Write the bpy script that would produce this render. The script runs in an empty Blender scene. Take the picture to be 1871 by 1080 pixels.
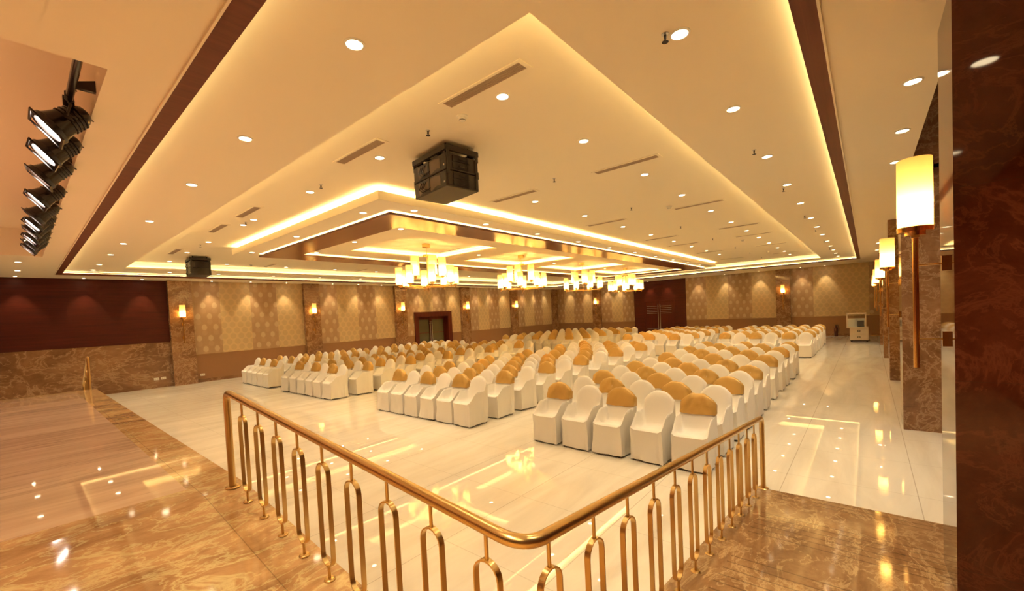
import bpy, math, random
from mathutils import Matrix, Vector, noise
from math import sin, cos, pi, radians

# ------------------------------------------------------------------ camera, world, exposure
S = bpy.context.scene
COL = S.collection
_f, _r, _p, _y = 768.331, radians(-2.75), radians(-2.039), radians(40.237)
_fw = Vector((cos(_y) * cos(_p), sin(_y) * cos(_p), sin(_p)))
_rt = Vector((sin(_y), -cos(_y), 0.0))
_up = _rt.cross(_fw)
_ri = cos(_r) * _rt + sin(_r) * _up
_u2 = -sin(_r) * _rt + cos(_r) * _up
cam = bpy.data.cameras.new('camera')
cam.sensor_width = 36.0
cam.lens = _f * 36.0 / 1871.0
cam.shift_y = (600.728 - 540.0) / 1871.0
cam.clip_start = 0.05
cam.clip_end = 200.0
cam_o = bpy.data.objects.new('camera', cam)
cam_o.matrix_world = Matrix(((_ri.x, _u2.x, -_fw.x, 0.0), (_ri.y, _u2.y, -_fw.y, 0.0), (_ri.z, _u2.z, -_fw.z, 2.1), (0, 0, 0, 1)))
COL.objects.link(cam_o)
S.camera = cam_o
W = bpy.data.worlds.new('world')
S.world = W
W.use_nodes = True
W.node_tree.nodes['Background'].inputs[0].default_value = (1.0, 0.75, 0.45, 1)
W.node_tree.nodes['Background'].inputs[1].default_value = 0.02
S.view_settings.view_transform = 'Standard'
S.view_settings.look = 'None'
S.view_settings.gamma = 1.0
S.view_settings.exposure = 2.07
S.view_settings.use_curve_mapping = False

WARM = (1.0, 0.74, 0.40)
LED = (1.0, 0.78, 0.34)
DOWN_STRENGTH = 5.0
DOWN_POWER = 24.0
LED_STRENGTH = 24.0
WASH_POWER = 22.0
BULB_POWER = 4.8
SCONCE_POWER = 2.7
STAGE_POWER = 130.0

# ------------------------------------------------------------------ helpers
class MB:
    def __init__(s):
        s.v, s.f, s.m, s.mats = [], [], [], []
    def mi(s, m):
        if m not in s.mats:
            s.mats.append(m)
        return s.mats.index(m)
    def add(s, vs, fs, m):
        b = len(s.v); k = s.mi(m)
        s.v += [tuple(p) for p in vs]
        s.f += [tuple(b + i for i in f) for f in fs]
        s.m += [k] * len(fs)
    def box(s, x0, x1, y0, y1, z0, z1, m):
        s.add([(x0, y0, z0), (x1, y0, z0), (x1, y1, z0), (x0, y1, z0), (x0, y0, z1), (x1, y0, z1), (x1, y1, z1), (x0, y1, z1)],
              [(0, 3, 2, 1), (4, 5, 6, 7), (0, 1, 5, 4), (1, 2, 6, 5), (2, 3, 7, 6), (3, 0, 4, 7)], m)
    def hexa(s, p, m):      # eight corners: lower four counter-clockwise, upper four
        s.add(p, [(0, 3, 2, 1), (4, 5, 6, 7), (0, 1, 5, 4), (1, 2, 6, 5), (2, 3, 7, 6), (3, 0, 4, 7)], m)
    def quad(s, a, b, c, d, m):
        s.add([a, b, c, d], [(0, 1, 2, 3)], m)
    def ring(s, o, i, z0, z1, m):     # rectangular frame o=(x0,x1,y0,y1) outside, i inside
        def c(r): return [(r[0], r[2]), (r[1], r[2]), (r[1], r[3]), (r[0], r[3])]
        O, I = c(o), c(i)
        v = [(x, y, z0) for x, y in O] + [(x, y, z0) for x, y in I] + [(x, y, z1) for x, y in O] + [(x, y, z1) for x, y in I]
        f = []
        for k in range(4):
            n = (k + 1) % 4
            f += [(k, 4 + k, 4 + n, n), (8 + k, 8 + n, 12 + n, 12 + k), (k, n, 8 + n, 8 + k), (4 + n, 4 + k, 12 + k, 12 + n)]
        s.add(v, f, m)
    def plate(s, x0, x1, y0, y1, holes, z0, z1, m):
        xs = sorted({x0, x1} | {min(max(h[k], x0), x1) for h in holes for k in (0, 1)})
        ys = sorted({y0, y1} | {min(max(h[k], y0), y1) for h in holes for k in (2, 3)})
        def solid(i, j):
            if i < 0 or j < 0 or i >= len(xs) - 1 or j >= len(ys) - 1: return False
            cx, cy = (xs[i] + xs[i + 1]) / 2, (ys[j] + ys[j + 1]) / 2
            return not any(h[0] < cx < h[1] and h[2] < cy < h[3] for h in holes)
        for i in range(len(xs) - 1):
            for j in range(len(ys) - 1):
                if not solid(i, j): continue
                a, b, c, d = xs[i], xs[i + 1], ys[j], ys[j + 1]
                s.quad((a, c, z0), (a, d, z0), (b, d, z0), (b, c, z0), m)
                s.quad((a, c, z1), (b, c, z1), (b, d, z1), (a, d, z1), m)
                if not solid(i - 1, j): s.quad((a, c, z0), (a, c, z1), (a, d, z1), (a, d, z0), m)
                if not solid(i + 1, j): s.quad((b, c, z0), (b, d, z0), (b, d, z1), (b, c, z1), m)
                if not solid(i, j - 1): s.quad((a, c, z0), (b, c, z0), (b, c, z1), (a, c, z1), m)
                if not solid(i, j + 1): s.quad((a, d, z0), (a, d, z1), (b, d, z1), (b, d, z0), m)
    def lathe(s, prof, m, c=(0, 0, 0), n=20, axis=None, cap=True):
        # prof: [(radius, height)], axis: direction of height
        a = Vector(axis).normalized() if axis else Vector((0, 0, 1))
        t = Vector((1, 0, 0)) if abs(a.x) < 0.9 else Vector((0, 1, 0))
        e1 = a.cross(t).normalized(); e2 = a.cross(e1)
        c = Vector(c); vs = []
        for r, h in prof:
            for k in range(n):
                w = 2 * pi * k / n
                vs.append(c + a * h + e1 * (r * cos(w)) + e2 * (r * sin(w)))
        fs = []
        for i in range(len(prof) - 1):
            for k in range(n):
                q = (k + 1) % n
                fs.append((i * n + k, i * n + q, (i + 1) * n + q, (i + 1) * n + k))
        if cap:
            fs.append(tuple(range(n))[::-1])
            fs.append(tuple((len(prof) - 1) * n + k for k in range(n)))
        s.add(vs, fs, m)
    def cyl(s, p, q, r, m, n=12):
        p, q = Vector(p), Vector(q)
        s.lathe([(r, 0), (r, (q - p).length)], m, p, n, q - p)
    def tube(s, pts, r, m, n=10, cap=True):
        pts = [Vector(p) for p in pts]
        vs, fs = [], []
        prev = None
        for i, p in enumerate(pts):
            d = (pts[min(i + 1, len(pts) - 1)] - pts[max(i - 1, 0)]).normalized()
            if prev is None:
                t = Vector((0, 0, 1)) if abs(d.z) < 0.9 else Vector((1, 0, 0))
                e1 = d.cross(t).normalized()
            else:
                e1 = (prev - d * prev.dot(d)).normalized()
            prev = e1
            e2 = d.cross(e1)
            for k in range(n):
                w = 2 * pi * k / n
                vs.append(p + e1 * (r * cos(w)) + e2 * (r * sin(w)))
        for i in range(len(pts) - 1):
            for k in range(n):
                q = (k + 1) % n
                fs.append((i * n + k, i * n + q, (i + 1) * n + q, (i + 1) * n + k))
        if cap:
            fs.append(tuple(range(n))[::-1])
            fs.append(tuple((len(pts) - 1) * n + k for k in range(n)))
        s.add(vs, fs, m)
    def strip(s, pts, side, w, t, m, closed=True):   # flat bar along pts, w along side vector, t across
        side = Vector(side).normalized()
        pts = [Vector(p) for p in pts]; N = len(pts); vs, fs = [], []
        for i, p in enumerate(pts):
            d = (pts[(i + 1) % N] - pts[i - 1]).normalized() if closed else (pts[min(i + 1, N - 1)] - pts[max(i - 1, 0)]).normalized()
            nn = d.cross(side).normalized()
            vs += [p + side * (a * w / 2) + nn * (b * t / 2) for a, b in ((-1, -1), (1, -1), (1, 1), (-1, 1))]
        for i in range(N if closed else N - 1):
            j = (i + 1) % N
            for k in range(4):
                q = (k + 1) % 4
                fs.append((i * 4 + k, i * 4 + q, j * 4 + q, j * 4 + k))
        s.add(vs, fs, m)
    def mesh(s, name, smooth=False, ang=35):
        me = bpy.data.meshes.new(name)
        me.from_pydata(s.v, [], s.f)
        for m in s.mats: me.materials.append(m)
        me.polygons.foreach_set('material_index', s.m)
        me.update()
        if smooth:
            me.shade_smooth()
            me.set_sharp_from_angle(angle=radians(ang))
        return me
    def build(s, name, parent=None, smooth=False, ang=35, bevel=0):
        o = bpy.data.objects.new(name, s.mesh(name, smooth, ang))
        COL.objects.link(o)
        if parent: o.parent = parent
        if bevel:
            b = o.modifiers.new('edge', 'BEVEL'); b.width = bevel; b.segments = 2; b.limit_method = 'ANGLE'
        return o

def tag(o, label=None, cat=None, group=None, kind=None):
    if label: o['label'] = label
    if cat: o['category'] = cat
    if group: o['group'] = group
    if kind: o['kind'] = kind
    return o
def thing(name, loc, label, cat, group=None, rz=0.0):
    o = bpy.data.objects.new(name, None)
    o.location = loc; o.rotation_euler = (0, 0, rz); o.empty_display_size = 0.1
    COL.objects.link(o)
    return tag(o, label, cat, group)
KIDS = {}
def copy_tree(o, parent=None):
    c = o.copy(); COL.objects.link(c)
    if parent: c.parent = parent
    for ch in (KIDS.get(o.name) or [x for x in o.children]):
        copy_tree(ch, c)
    return c
ORD = ['first', 'second', 'third', 'fourth', 'fifth', 'sixth', 'seventh', 'eighth', 'ninth', 'tenth', 'eleventh', 'twelfth',
       'thirteenth', 'fourteenth', 'fifteenth', 'sixteenth', 'seventeenth', 'eighteenth', 'nineteenth', 'twentieth']

# ------------------------------------------------------------------ materials
class NT:
    def __init__(s, name):
        s.mat = bpy.data.materials.new(name); s.mat.use_nodes = True
        s.t = s.mat.node_tree; s.t.nodes.clear()
        s.out = s.n('ShaderNodeOutputMaterial')
    def n(s, ty, **k):
        x = s.t.nodes.new(ty)
        for a, b in k.items(): setattr(x, a, b)
        return x
    def put(s, inp, v):
        if isinstance(v, bpy.types.NodeSocket): s.t.links.new(v, inp)
        elif isinstance(v, (tuple, list)) and len(v) == 3 and inp.type == 'RGBA': inp.default_value = (*v, 1)
        else: inp.default_value = v
    def m(s, op, *a, clamp=False):
        x = s.n('ShaderNodeMath', operation=op, use_clamp=clamp)
        for i, v in enumerate(a): s.put(x.inputs[i], v)
        return x.outputs[0]
    def pos(s):
        return s.n('ShaderNodeTexCoord').outputs['Object']
    def xyz(s):
        x = s.n('ShaderNodeSeparateXYZ'); s.put(x.inputs[0], s.pos()); return x.outputs
    def noise(s, sc, det=4, dist=0.0, scale=(1, 1, 1), rough=0.55, rot=(0, 0, 0)):
        mp = s.n('ShaderNodeMapping'); s.put(mp.inputs[0], s.pos())
        mp.inputs['Scale'].default_value = scale; mp.inputs['Rotation'].default_value = rot
        x = s.n('ShaderNodeTexNoise'); s.put(x.inputs['Vector'], mp.outputs[0])
        x.inputs['Scale'].default_value = sc; x.inputs['Detail'].default_value = det
        x.inputs['Distortion'].default_value = dist; x.inputs['Roughness'].default_value = rough
        return x.outputs['Fac']
    def ramp(s, fac, stops, interp='LINEAR'):
        x = s.n('ShaderNodeValToRGB'); s.put(x.inputs[0], fac)
        cr = x.color_ramp; cr.interpolation = interp
        while len(cr.elements) < len(stops): cr.elements.new(0.5)
        for e, (p, c) in zip(cr.elements, stops):
            e.position = p; e.color = (*c, 1) if len(c) == 3 else c
        return x.outputs[0]
    def mix(s, f, a, b):
        x = s.n('ShaderNodeMix', data_type='RGBA')
        s.put(x.inputs[0], f); s.put(x.inputs[6], a); s.put(x.inputs[7], b)
        return x.outputs[2]
    def bump(s, h, d=0.01, st=1.0):
        x = s.n('ShaderNodeBump'); s.put(x.inputs['Height'], h); x.inputs['Distance'].default_value = d; x.inputs['Strength'].default_value = st
        return x.outputs[0]
    def pbr(s, col, rough=0.5, metal=0.0, spec=0.5, nrm=None, sheen=0.0, coat=0.0):
        p = s.n('ShaderNodeBsdfPrincipled')
        s.put(p.inputs['Base Color'], col); s.put(p.inputs['Roughness'], rough); s.put(p.inputs['Metallic'], metal)
        s.put(p.inputs['Specular IOR Level'], spec)
        if nrm: s.put(p.inputs['Normal'], nrm)
        if sheen: p.inputs['Sheen Weight'].default_value = sheen
        if coat: p.inputs['Coat Weight'].default_value = coat; p.inputs['Coat Roughness'].default_value = 0.05
        s.t.links.new(p.outputs[0], s.out.inputs[0])
        return s.mat
def flat(name, col, rough=0.5, metal=0.0, spec=0.5):
    return NT(name).pbr(col, rough, metal, spec)
def glow(name, col, st):
    t = NT(name); e = t.n('ShaderNodeEmission')
    t.put(e.inputs[0], col); e.inputs[1].default_value = st
    t.t.links.new(e.outputs[0], t.out.inputs[0])
    return t.mat

def brown_marble(name, scale=(1, 1, 1), rot=(0, 0, 0), tone=1.0, rough=0.09, joints=None, groove=None, size=1.0, hue=(1, 1, 1), vein=1.0):
    t = NT(name)
    H = lambda c: tuple(min(0.9, a * b) for a, b in zip(c, hue))
    a = t.noise(1.7 * size, 11, 0.35, scale, 0.72, rot)
    base = t.ramp(a, [(0.25, H((0.10 * tone, 0.043 * tone, 0.019 * tone))), (0.45, H((0.20 * tone, 0.10 * tone, 0.048 * tone))), (0.62, H((0.29 * tone, 0.16 * tone, 0.082 * tone))), (0.8, H((0.38 * tone, 0.23 * tone, 0.125 * tone)))])
    v1 = t.noise(1.7 * size, 9, 0.7, scale, 0.6, rot)
    k = t.m('SUBTRACT', 1.0, t.m('MULTIPLY', t.m('ABSOLUTE', t.m('SUBTRACT', v1, 0.5)), 48.0), clamp=True)
    k = t.m('MULTIPLY', k, t.m('MULTIPLY', t.noise(1.1 * size, 3, 0.5, scale), 0.8 * vein))
    v2 = t.noise(3.6 * size, 9, 0.6, scale, 0.62, rot)
    k2 = t.m('SUBTRACT', 1.0, t.m('MULTIPLY', t.m('ABSOLUTE', t.m('SUBTRACT', v2, 0.47)), 42.0), clamp=True)
    k = t.m('MAXIMUM', k, t.m('MULTIPLY', k2, 0.36 * vein))
    col = t.mix(k, base, H((0.52 * tone, 0.34 * tone, 0.19 * tone)))
    nrm = None
    if joints:
        X = t.xyz()
        for ax, per, off in joints:
            d = t.m('ABSOLUTE', t.m('SUBTRACT', t.m('FRACT', t.m('DIVIDE', t.m('SUBTRACT', X[ax], off), per)), 0.5))
            j = t.m('GREATER_THAN', d, 0.5 - 0.0025 / per)
            col = t.mix(t.m('MULTIPLY', j, 0.4), col, (0.06, 0.03, 0.015))
    if groove:
        X = t.xyz()
        fr = t.m('FRACT', t.m('DIVIDE', X[0], 0.115))
        g = t.m('LESS_THAN', fr, 0.14)
        blk = t.m('LESS_THAN', t.m('FRACT', t.m('DIVIDE', t.m('SUBTRACT', X[0], 0.36), 1.15)), 0.62)
        iny = t.m('MULTIPLY', t.m('LESS_THAN', X[1], 0.80), t.m('GREATER_THAN', X[1], -0.62))
        g = t.m('MULTIPLY', t.m('MULTIPLY', g, blk), iny)
        col = t.mix(t.m('MULTIPLY', g, 0.45), col, (0.06, 0.03, 0.015))
        nrm = t.bump(t.m('SUBTRACT', 1.0, g), 0.006, 0.8)
    return t.pbr(col, rough, 0.0, 0.5, nrm)

def polished_floor():
    t = NT('white_marble_tiles')
    a = t.noise(0.9, 6, 0.8, (0.5, 2.6, 1), 0.6)
    col = t.ramp(a, [(0.3, (0.66, 0.60, 0.50)), (0.6, (0.78, 0.73, 0.63)), (0.8, (0.82, 0.775, 0.68))])
    X = t.xyz()
    for ax, off in ((0, 2.5), (1, 0.77)):
        d = t.m('ABSOLUTE', t.m('SUBTRACT', t.m('FRACT', t.m('DIVIDE', t.m('SUBTRACT', X[ax], off - 0.575), 1.15)), 0.5))
        j = t.m('LESS_THAN', d, 0.0034)
        col = t.mix(t.m('MULTIPLY', j, 0.5 if ax else 0.3), col, (0.25, 0.19, 0.12))
    return t.pbr(col, 0.014, 0.0, 0.5)

def stage_marble():
    t = NT('white_stage_marble')
    a = t.noise(1.1, 6, 0.6, (0.35, 2.4, 1), 0.6)
    col = t.ramp(a, [(0.3, (0.48, 0.32, 0.21)), (0.55, (0.66, 0.46, 0.31)), (0.8, (0.74, 0.55, 0.39))])
    v = t.noise(2.2, 6, 0.7, (0.22, 3.0, 1), 0.65)
    k = t.m('SUBTRACT', 1.0, t.m('MULTIPLY', t.m('ABSOLUTE', t.m('SUBTRACT', v, 0.42)), 22.0), clamp=True)
    k = t.m('MULTIPLY', k, t.m('MULTIPLY', t.noise(0.8, 2), 0.75))
    col = t.mix(k, col, (0.25, 0.15, 0.10))
    return t.pbr(col, 0.03, 0.0, 0.5)

def wallpaper(name, light):
    t = NT(name); X = t.xyz()
    u = t.m('ADD', X[0], X[1]); v = X[2]
    def dots(a, b, ou, ov, rx, rz, soft=0.12, point=0.0):
        res = None
        for h in (0.0, 0.5):
            fu = t.m('SUBTRACT', t.m('FRACT', t.m('ADD', t.m('DIVIDE', t.m('ADD', u, ou), a), h)), 0.5)
            fv = t.m('SUBTRACT', t.m('FRACT', t.m('ADD', t.m('DIVIDE', t.m('ADD', v, ov), b), h)), 0.5)
            du = t.m('DIVIDE', t.m('MULTIPLY', fu, a), rx)
            if point:
                du = t.m('MULTIPLY', du, t.m('ADD', 1.0, t.m('MULTIPLY', fv, point)))
            dv = t.m('DIVIDE', t.m('MULTIPLY', fv, b), rz)
            d = t.m('SQRT', t.m('ADD', t.m('POWER', du, 2.0), t.m('POWER', dv, 2.0)))
            k = t.m('DIVIDE', t.m('SUBTRACT', 1.0 + soft, d), 2 * soft, clamp=True)
            res = k if res is None else t.m('MAXIMUM', res, k)
        return res
    grain = t.noise(90, 2)
    if light:
        base = (0.62, 0.445, 0.235)
        k = dots(0.29, 0.46, 0.0, 0.1, 0.105, 0.115, 0.1)
        col = t.mix(t.m('MULTIPLY', k, t.m('ADD', 0.55, t.m('MULTIPLY', grain, 0.5))), base, (0.525, 0.38, 0.208))
        rough = 0.62
    else:
        base = (0.42, 0.27, 0.15)
        k = dots(0.38, 0.86, 0.05, 0.0, 0.088, 0.115, 0.1, 0.9)
        k2 = dots(0.38, 0.86, 0.05, 0.215, 0.088, 0.115, 0.1, 0.9)
        col = t.mix(t.m('MULTIPLY', k2, 0.4), base, (0.50, 0.34, 0.2))
        col = t.mix(t.m('MULTIPLY', k, t.m('ADD', 0.45, t.m('MULTIPLY', grain, 0.5))), col, (0.60, 0.445, 0.275))
        rough = 0.5
    return t.pbr(col, rough, 0.0, 0.35)

def wood(name, dark, lightc, axis, rough=0.3, spec=0.5, sc=3.0):
    t = NT(name)
    scale = {'x': (0.25, 6, 6), 'y': (6, 0.25, 6), 'z': (6, 6, 0.25)}[axis]
    a = t.noise(sc, 6, 0.5, scale, 0.6)
    col = t.ramp(a, [(0.3, dark), (0.7, lightc)])
    return t.pbr(col, rough, 0.0, spec, t.bump(a, 0.001, 0.15))

M_CEIL = flat('cream_ceiling_paint', (0.85, 0.745, 0.565), 0.7, 0, 0.2)
M_FLOOR = polished_floor()
M_STAGE = stage_marble()
M_BROWN_FLOOR = brown_marble('brown_marble_floor', (0.7, 1.5, 1), tone=2.3, rough=0.06, hue=(0.97, 1.1, 1.02), joints=[(0, 1.15, 0.9)])
M_BROWN_RAMP = brown_marble('brown_marble_ramp', (0.7, 1.5, 1), tone=1.45, rough=0.07, hue=(0.97, 1.06, 1.0), joints=[(1, 40.0, 20.845)], groove=True)
M_BROWN_WALL = brown_marble('brown_marble_wall', (0.55, 0.55, 1.0), rough=0.14, size=0.8, tone=1.05, vein=1.3, joints=[(2, 1.29, 0.36)])
M_PILLAR = brown_marble('brown_marble_pillar', (1.0, 1.0, 1.1), rot=(0, 0.4, 0.3), tone=1.2, rough=0.06, vein=1.3, joints=[(2, 1.185, 0.96 + 0.5925)])
M_PILLAR_DARK = brown_marble('dark_brown_marble', (1.0, 1.0, 1.2), rot=(0, 0.4, 0.3), tone=0.31, rough=0.04, joints=[(2, 1.185, 0.96 + 0.5925)], hue=(1.35, 0.62, 0.5))
M_WP_LIGHT = wallpaper('beige_wallpaper', True)
M_WP_DARK = wallpaper('brown_wallpaper', False)
M_DADO = flat('brown_dado_paint', (0.30, 0.155, 0.075), 0.55, 0, 0.3)
M_RED = wood('red_mahogany', (0.046, 0.0055, 0.002), (0.085, 0.0105, 0.004), 'x', 0.45, 0.25)
M_RED_Y = wood('red_mahogany_end', (0.06, 0.008, 0.003), (0.105, 0.0145, 0.005), 'y', 0.42, 0.25)
M_DOORW = wood('door_mahogany', (0.065, 0.0085, 0.003), (0.115, 0.016, 0.006), 'z', 0.4, 0.25)
M_BAND = wood('ceiling_band_wood', (0.115, 0.028, 0.010), (0.17, 0.045, 0.016), 'x', 0.5, 0.25)
M_RINGW = wood('glossy_ring_wood', (0.20, 0.066, 0.025), (0.27, 0.095, 0.037), 'x', 0.2, 0.8)
M_RINGE = flat('ring_edge_wood', (0.11, 0.035, 0.014), 0.4)
M_BRASS = flat('satin_brass', (0.64, 0.435, 0.18), 0.3, 1.0)
M_BRASS_B = flat('bright_brass', (0.85, 0.55, 0.2), 0.16, 1.0)
M_STEEL = flat('brushed_steel', (0.62, 0.58, 0.54), 0.28, 1.0)
M_BLACK = flat('black_lamp_paint', (0.018, 0.012, 0.011), 0.22)
M_SPEAKER = flat('dark_speaker_paint', (0.030, 0.019, 0.012), 0.5)
M_SPEAKER2 = flat('speaker_recess', (0.014, 0.009, 0.007), 0.6)
M_SPKPANEL = flat('speaker_side_panel', (0.13, 0.085, 0.05), 0.5)
M_GRILLE = flat('vent_slat', (0.40, 0.28, 0.19), 0.5)
M_VENTBACK = flat('vent_dark', (0.10, 0.06, 0.04), 0.8)
M_WHITEP = flat('white_plastic', (0.78, 0.72, 0.62), 0.4)
M_CREAMP = flat('cream_cabinet_paint', (0.62, 0.50, 0.34), 0.35)
M_FOOT = flat('grey_chair_leg', (0.10, 0.075, 0.055), 0.5)
M_RUBBER = flat('dark_rubber', (0.03, 0.022, 0.018), 0.6)
M_REDP = flat('extinguisher_red', (0.06, 0.006, 0.005), 0.3)
M_GLOWD = glow('downlight_glow', (1.0, 0.80, 0.50), DOWN_STRENGTH)
M_GLOWC = glow('cool_fill_glow', (0.95, 0.95, 1.0), 5.0)
M_GLOWR = glow('ramp_fill_glow', (1.0, 0.78, 0.46), 5.0)
M_GLOWW = glow('wall_spot_glow', (1.0, 0.82, 0.55), 25.0)
M_GLOWS = glow('stage_lens_glow', (1.0, 0.86, 0.72), 16.0)
LEDS = {k: glow('cove_strip_glow', LED, k) for k in (5.0, 7.0, 10.0, 13.0, 22.0)}

def fabric(name, col, rough, sheen, k):
    t = NT(name)
    a = t.noise(420, 2)
    return t.pbr(col, rough, 0.0, 0.25, t.bump(a, 0.0006, k), sheen)
M_CLOTH = fabric('white_chair_cloth', (0.83, 0.79, 0.73), 0.8, 0.1, 0.3)
M_GOLD = NT('gold_satin').pbr((0.60, 0.37, 0.105), 0.33, 0.25, 0.5)

def shade_mat():
    t = NT('frosted_shade')
    a = t.n('ShaderNodeBsdfTranslucent'); t.put(a.inputs[0], (1.0, 0.76, 0.40))
    b = t.n('ShaderNodeBsdfDiffuse'); t.put(b.inputs[0], (0.85, 0.72, 0.45))
    x = t.n('ShaderNodeMixShader'); x.inputs[0].default_value = 0.3
    t.t.links.new(a.outputs[0], x.inputs[1]); t.t.links.new(b.outputs[0], x.inputs[2])
    t.t.links.new(x.outputs[0], t.out.inputs[0])
    return t.mat
M_SHADE = shade_mat()
def glass_mat():
    t = NT('dark_door_glass')
    return t.pbr((0.10, 0.09, 0.05), 0.05, 0.0, 1.0)
M_GLASS = glass_mat()
def clear_glass():
    t = NT('cabinet_glass')
    a = t.n('ShaderNodeBsdfTransparent'); t.put(a.inputs[0], (0.93, 0.95, 0.93))
    b = t.n('ShaderNodeBsdfGlossy'); t.put(b.inputs[0], (0.9, 0.9, 0.9)); b.inputs['Roughness'].default_value = 0.03
    x = t.n('ShaderNodeMixShader'); x.inputs[0].default_value = 0.08
    t.t.links.new(a.outputs[0], x.inputs[1]); t.t.links.new(b.outputs[0], x.inputs[2])
    t.t.links.new(x.outputs[0], t.out.inputs[0])
    return t.mat
M_CLEAR = clear_glass()

def struct(name, mb, label=None, smooth=False, bevel=0, parent=None):
    o = mb.build(name, parent, smooth, bevel=bevel)
    if parent is None: tag(o, label, None, None, 'structure')
    return o

# ------------------------------------------------------------------ room shell
XL, XF, YL = -6.0, 29.6, 20.0
ZA, ZB, ZC = 3.95, 4.05, 4.25
HS = 0.767
b = MB(); b.box(XL, XF, -3.2, YL, -0.12, 0.0, M_FLOOR); struct('floor', b, 'polished white marble tile floor of the hall')

# stage and its ramp
b = MB()
b.box(XL, 0.85, 4.35, 13.99, 0.0, HS, M_STAGE)
b.box(0.85, 1.20, 4.35, 13.99, 0.0, HS, M_BROWN_FLOOR)
b.box(XL, 1.20, 4.06, 4.35, 0.0, HS, M_BROWN_FLOOR)
b.box(XL, 1.20, 13.99, 14.3, 0.0, HS, M_BROWN_FLOOR)
for k in range(4):
    b.box(-2.0, 1.20, 14.3 + 0.3 * k, 14.3 + 0.3 * (k + 1), 0.0, HS - 0.1534 * (k + 1), M_BROWN_FLOOR)
struct('stage_floor', b, 'raised stage floor of pale streaked marble with brown marble border')
ZR = 0.468
b = MB()
b.hexa([(XL, 1.02, 0), (1.2, 1.02, 0), (1.2, 4.06, 0), (XL, 4.06, 0), (XL, 1.02, ZR), (1.2, 1.02, ZR), (1.2, 4.06, HS), (XL, 4.06, HS)], M_BROWN_FLOOR)
b.box(XL, 1.2, -1.6, 1.02, 0, ZR, M_BROWN_FLOOR)
struct('ramp_floor', b, 'brown marble ramp sloping down from the stage')
b = MB()
def zr2(x): return max(0.0, 0.113 * (5.34 - x))
b.hexa([(4.36, -3.0, 0), (5.34, -3.0, 0), (5.34, -0.41, 0), (4.36, -0.41, 0), (4.36, -3.0, zr2(4.36)), (5.34, -3.0, 0.001), (5.34, -0.41, 0.001), (4.36, -0.41, zr2(4.36))], M_BROWN_RAMP)
b.hexa([(1.2, -0.41, 0), (5.34, -0.41, 0), (5.34, 1.02, 0), (1.2, 1.02, 0), (1.2, -0.41, ZR), (5.34, -0.41, 0.001), (5.34, 1.02, 0.001), (1.2, 1.02, ZR)], M_BROWN_RAMP)
b.hexa([(1.2, -1.6, 0), (3.73, -1.6, 0), (3.73, -0.41, 0), (1.2, -0.41, 0), (1.2, -1.6, ZR), (3.73, -1.6, zr2(3.73)), (3.73, -0.41, zr2(3.73)), (1.2, -0.41, ZR)], M_BROWN_RAMP)
struct('ramp_floor.001', b, 'grooved brown marble ramp running down to the hall floor')

# left wall: wood above marble beside the stage, then wallpaper strips over a brown dado
PLX = [4.12, 9.06, 13.97, 18.92, 23.87]     # pillars of the left wall
b = MB()
b.box(XL, 3.77, YL - 0.03, YL + 0.2, 0, 1.66, M_BROWN_WALL)
b.box(XL, 3.77, YL, YL + 0.2, 1.66, ZA, M_RED)
b.box(3.77, 15.05, YL, YL + 0.2, 0, 1.10, M_DADO)
b.box(17.6, XF + 0.2, YL, YL + 0.2, 0, 1.10, M_DADO)
edges = [4.47, 5.43, 6.53, 7.57, 8.71, 9.5, 10.37, 11.45, 12.48, 13.62, 14.4, 15.35, 16.35, 17.4, 18.57, 19.2, 20.2, 21.25, 22.32, 23.5, 24.2, 25.22, 26.45, 27.55, 28.75]
dark = [1, 0, 1, 0, 1, 1, 0, 1, 0, 1, 1, 0, 1, 0, 1, 1, 0, 1, 0, 1, 1, 0, 1, 0]
for i in range(len(edges) - 1):
    x0, x1 = edges[i], edges[i + 1]
    z0 = 1.10
    m = M_WP_DARK if dark[i] else M_WP_LIGHT
    if x1 <= 15.05 or x0 >= 17.6:
        b.box(x0, x1, YL - 0.012 + 0.004 * (i % 2), YL + 0.2, z0, ZA, m)
    else:
        b.box(max(x0, 15.05), min(x1, 17.6), YL - 0.012 + 0.004 * (i % 2), YL + 0.2, 2.40, ZA, m)
        if x0 < 15.05: b.box(x0, 15.05, YL - 0.012 + 0.004 * (i % 2), YL + 0.2, z0, ZA, m)
        if x1 > 17.6: b.box(17.6, x1, YL - 0.012 + 0.004 * (i % 2), YL + 0.2, z0, ZA, m)
b.box(28.75, XF + 0.2, YL, YL + 0.2, 1.10, ZA, M_WP_DARK)
struct('wall_left', b, 'long side wall with patterned wallpaper strips above a brown dado')
b = MB(); b.box(4.5, 15.0, YL - 0.02, YL, 0, 0.12, M_BROWN_WALL); b.box(17.7, 29.4, YL - 0.02, YL, 0, 0.12, M_BROWN_WALL)
struct('baseboard_left', b, 'marble baseboard under the brown dado of the side wall')

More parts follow.
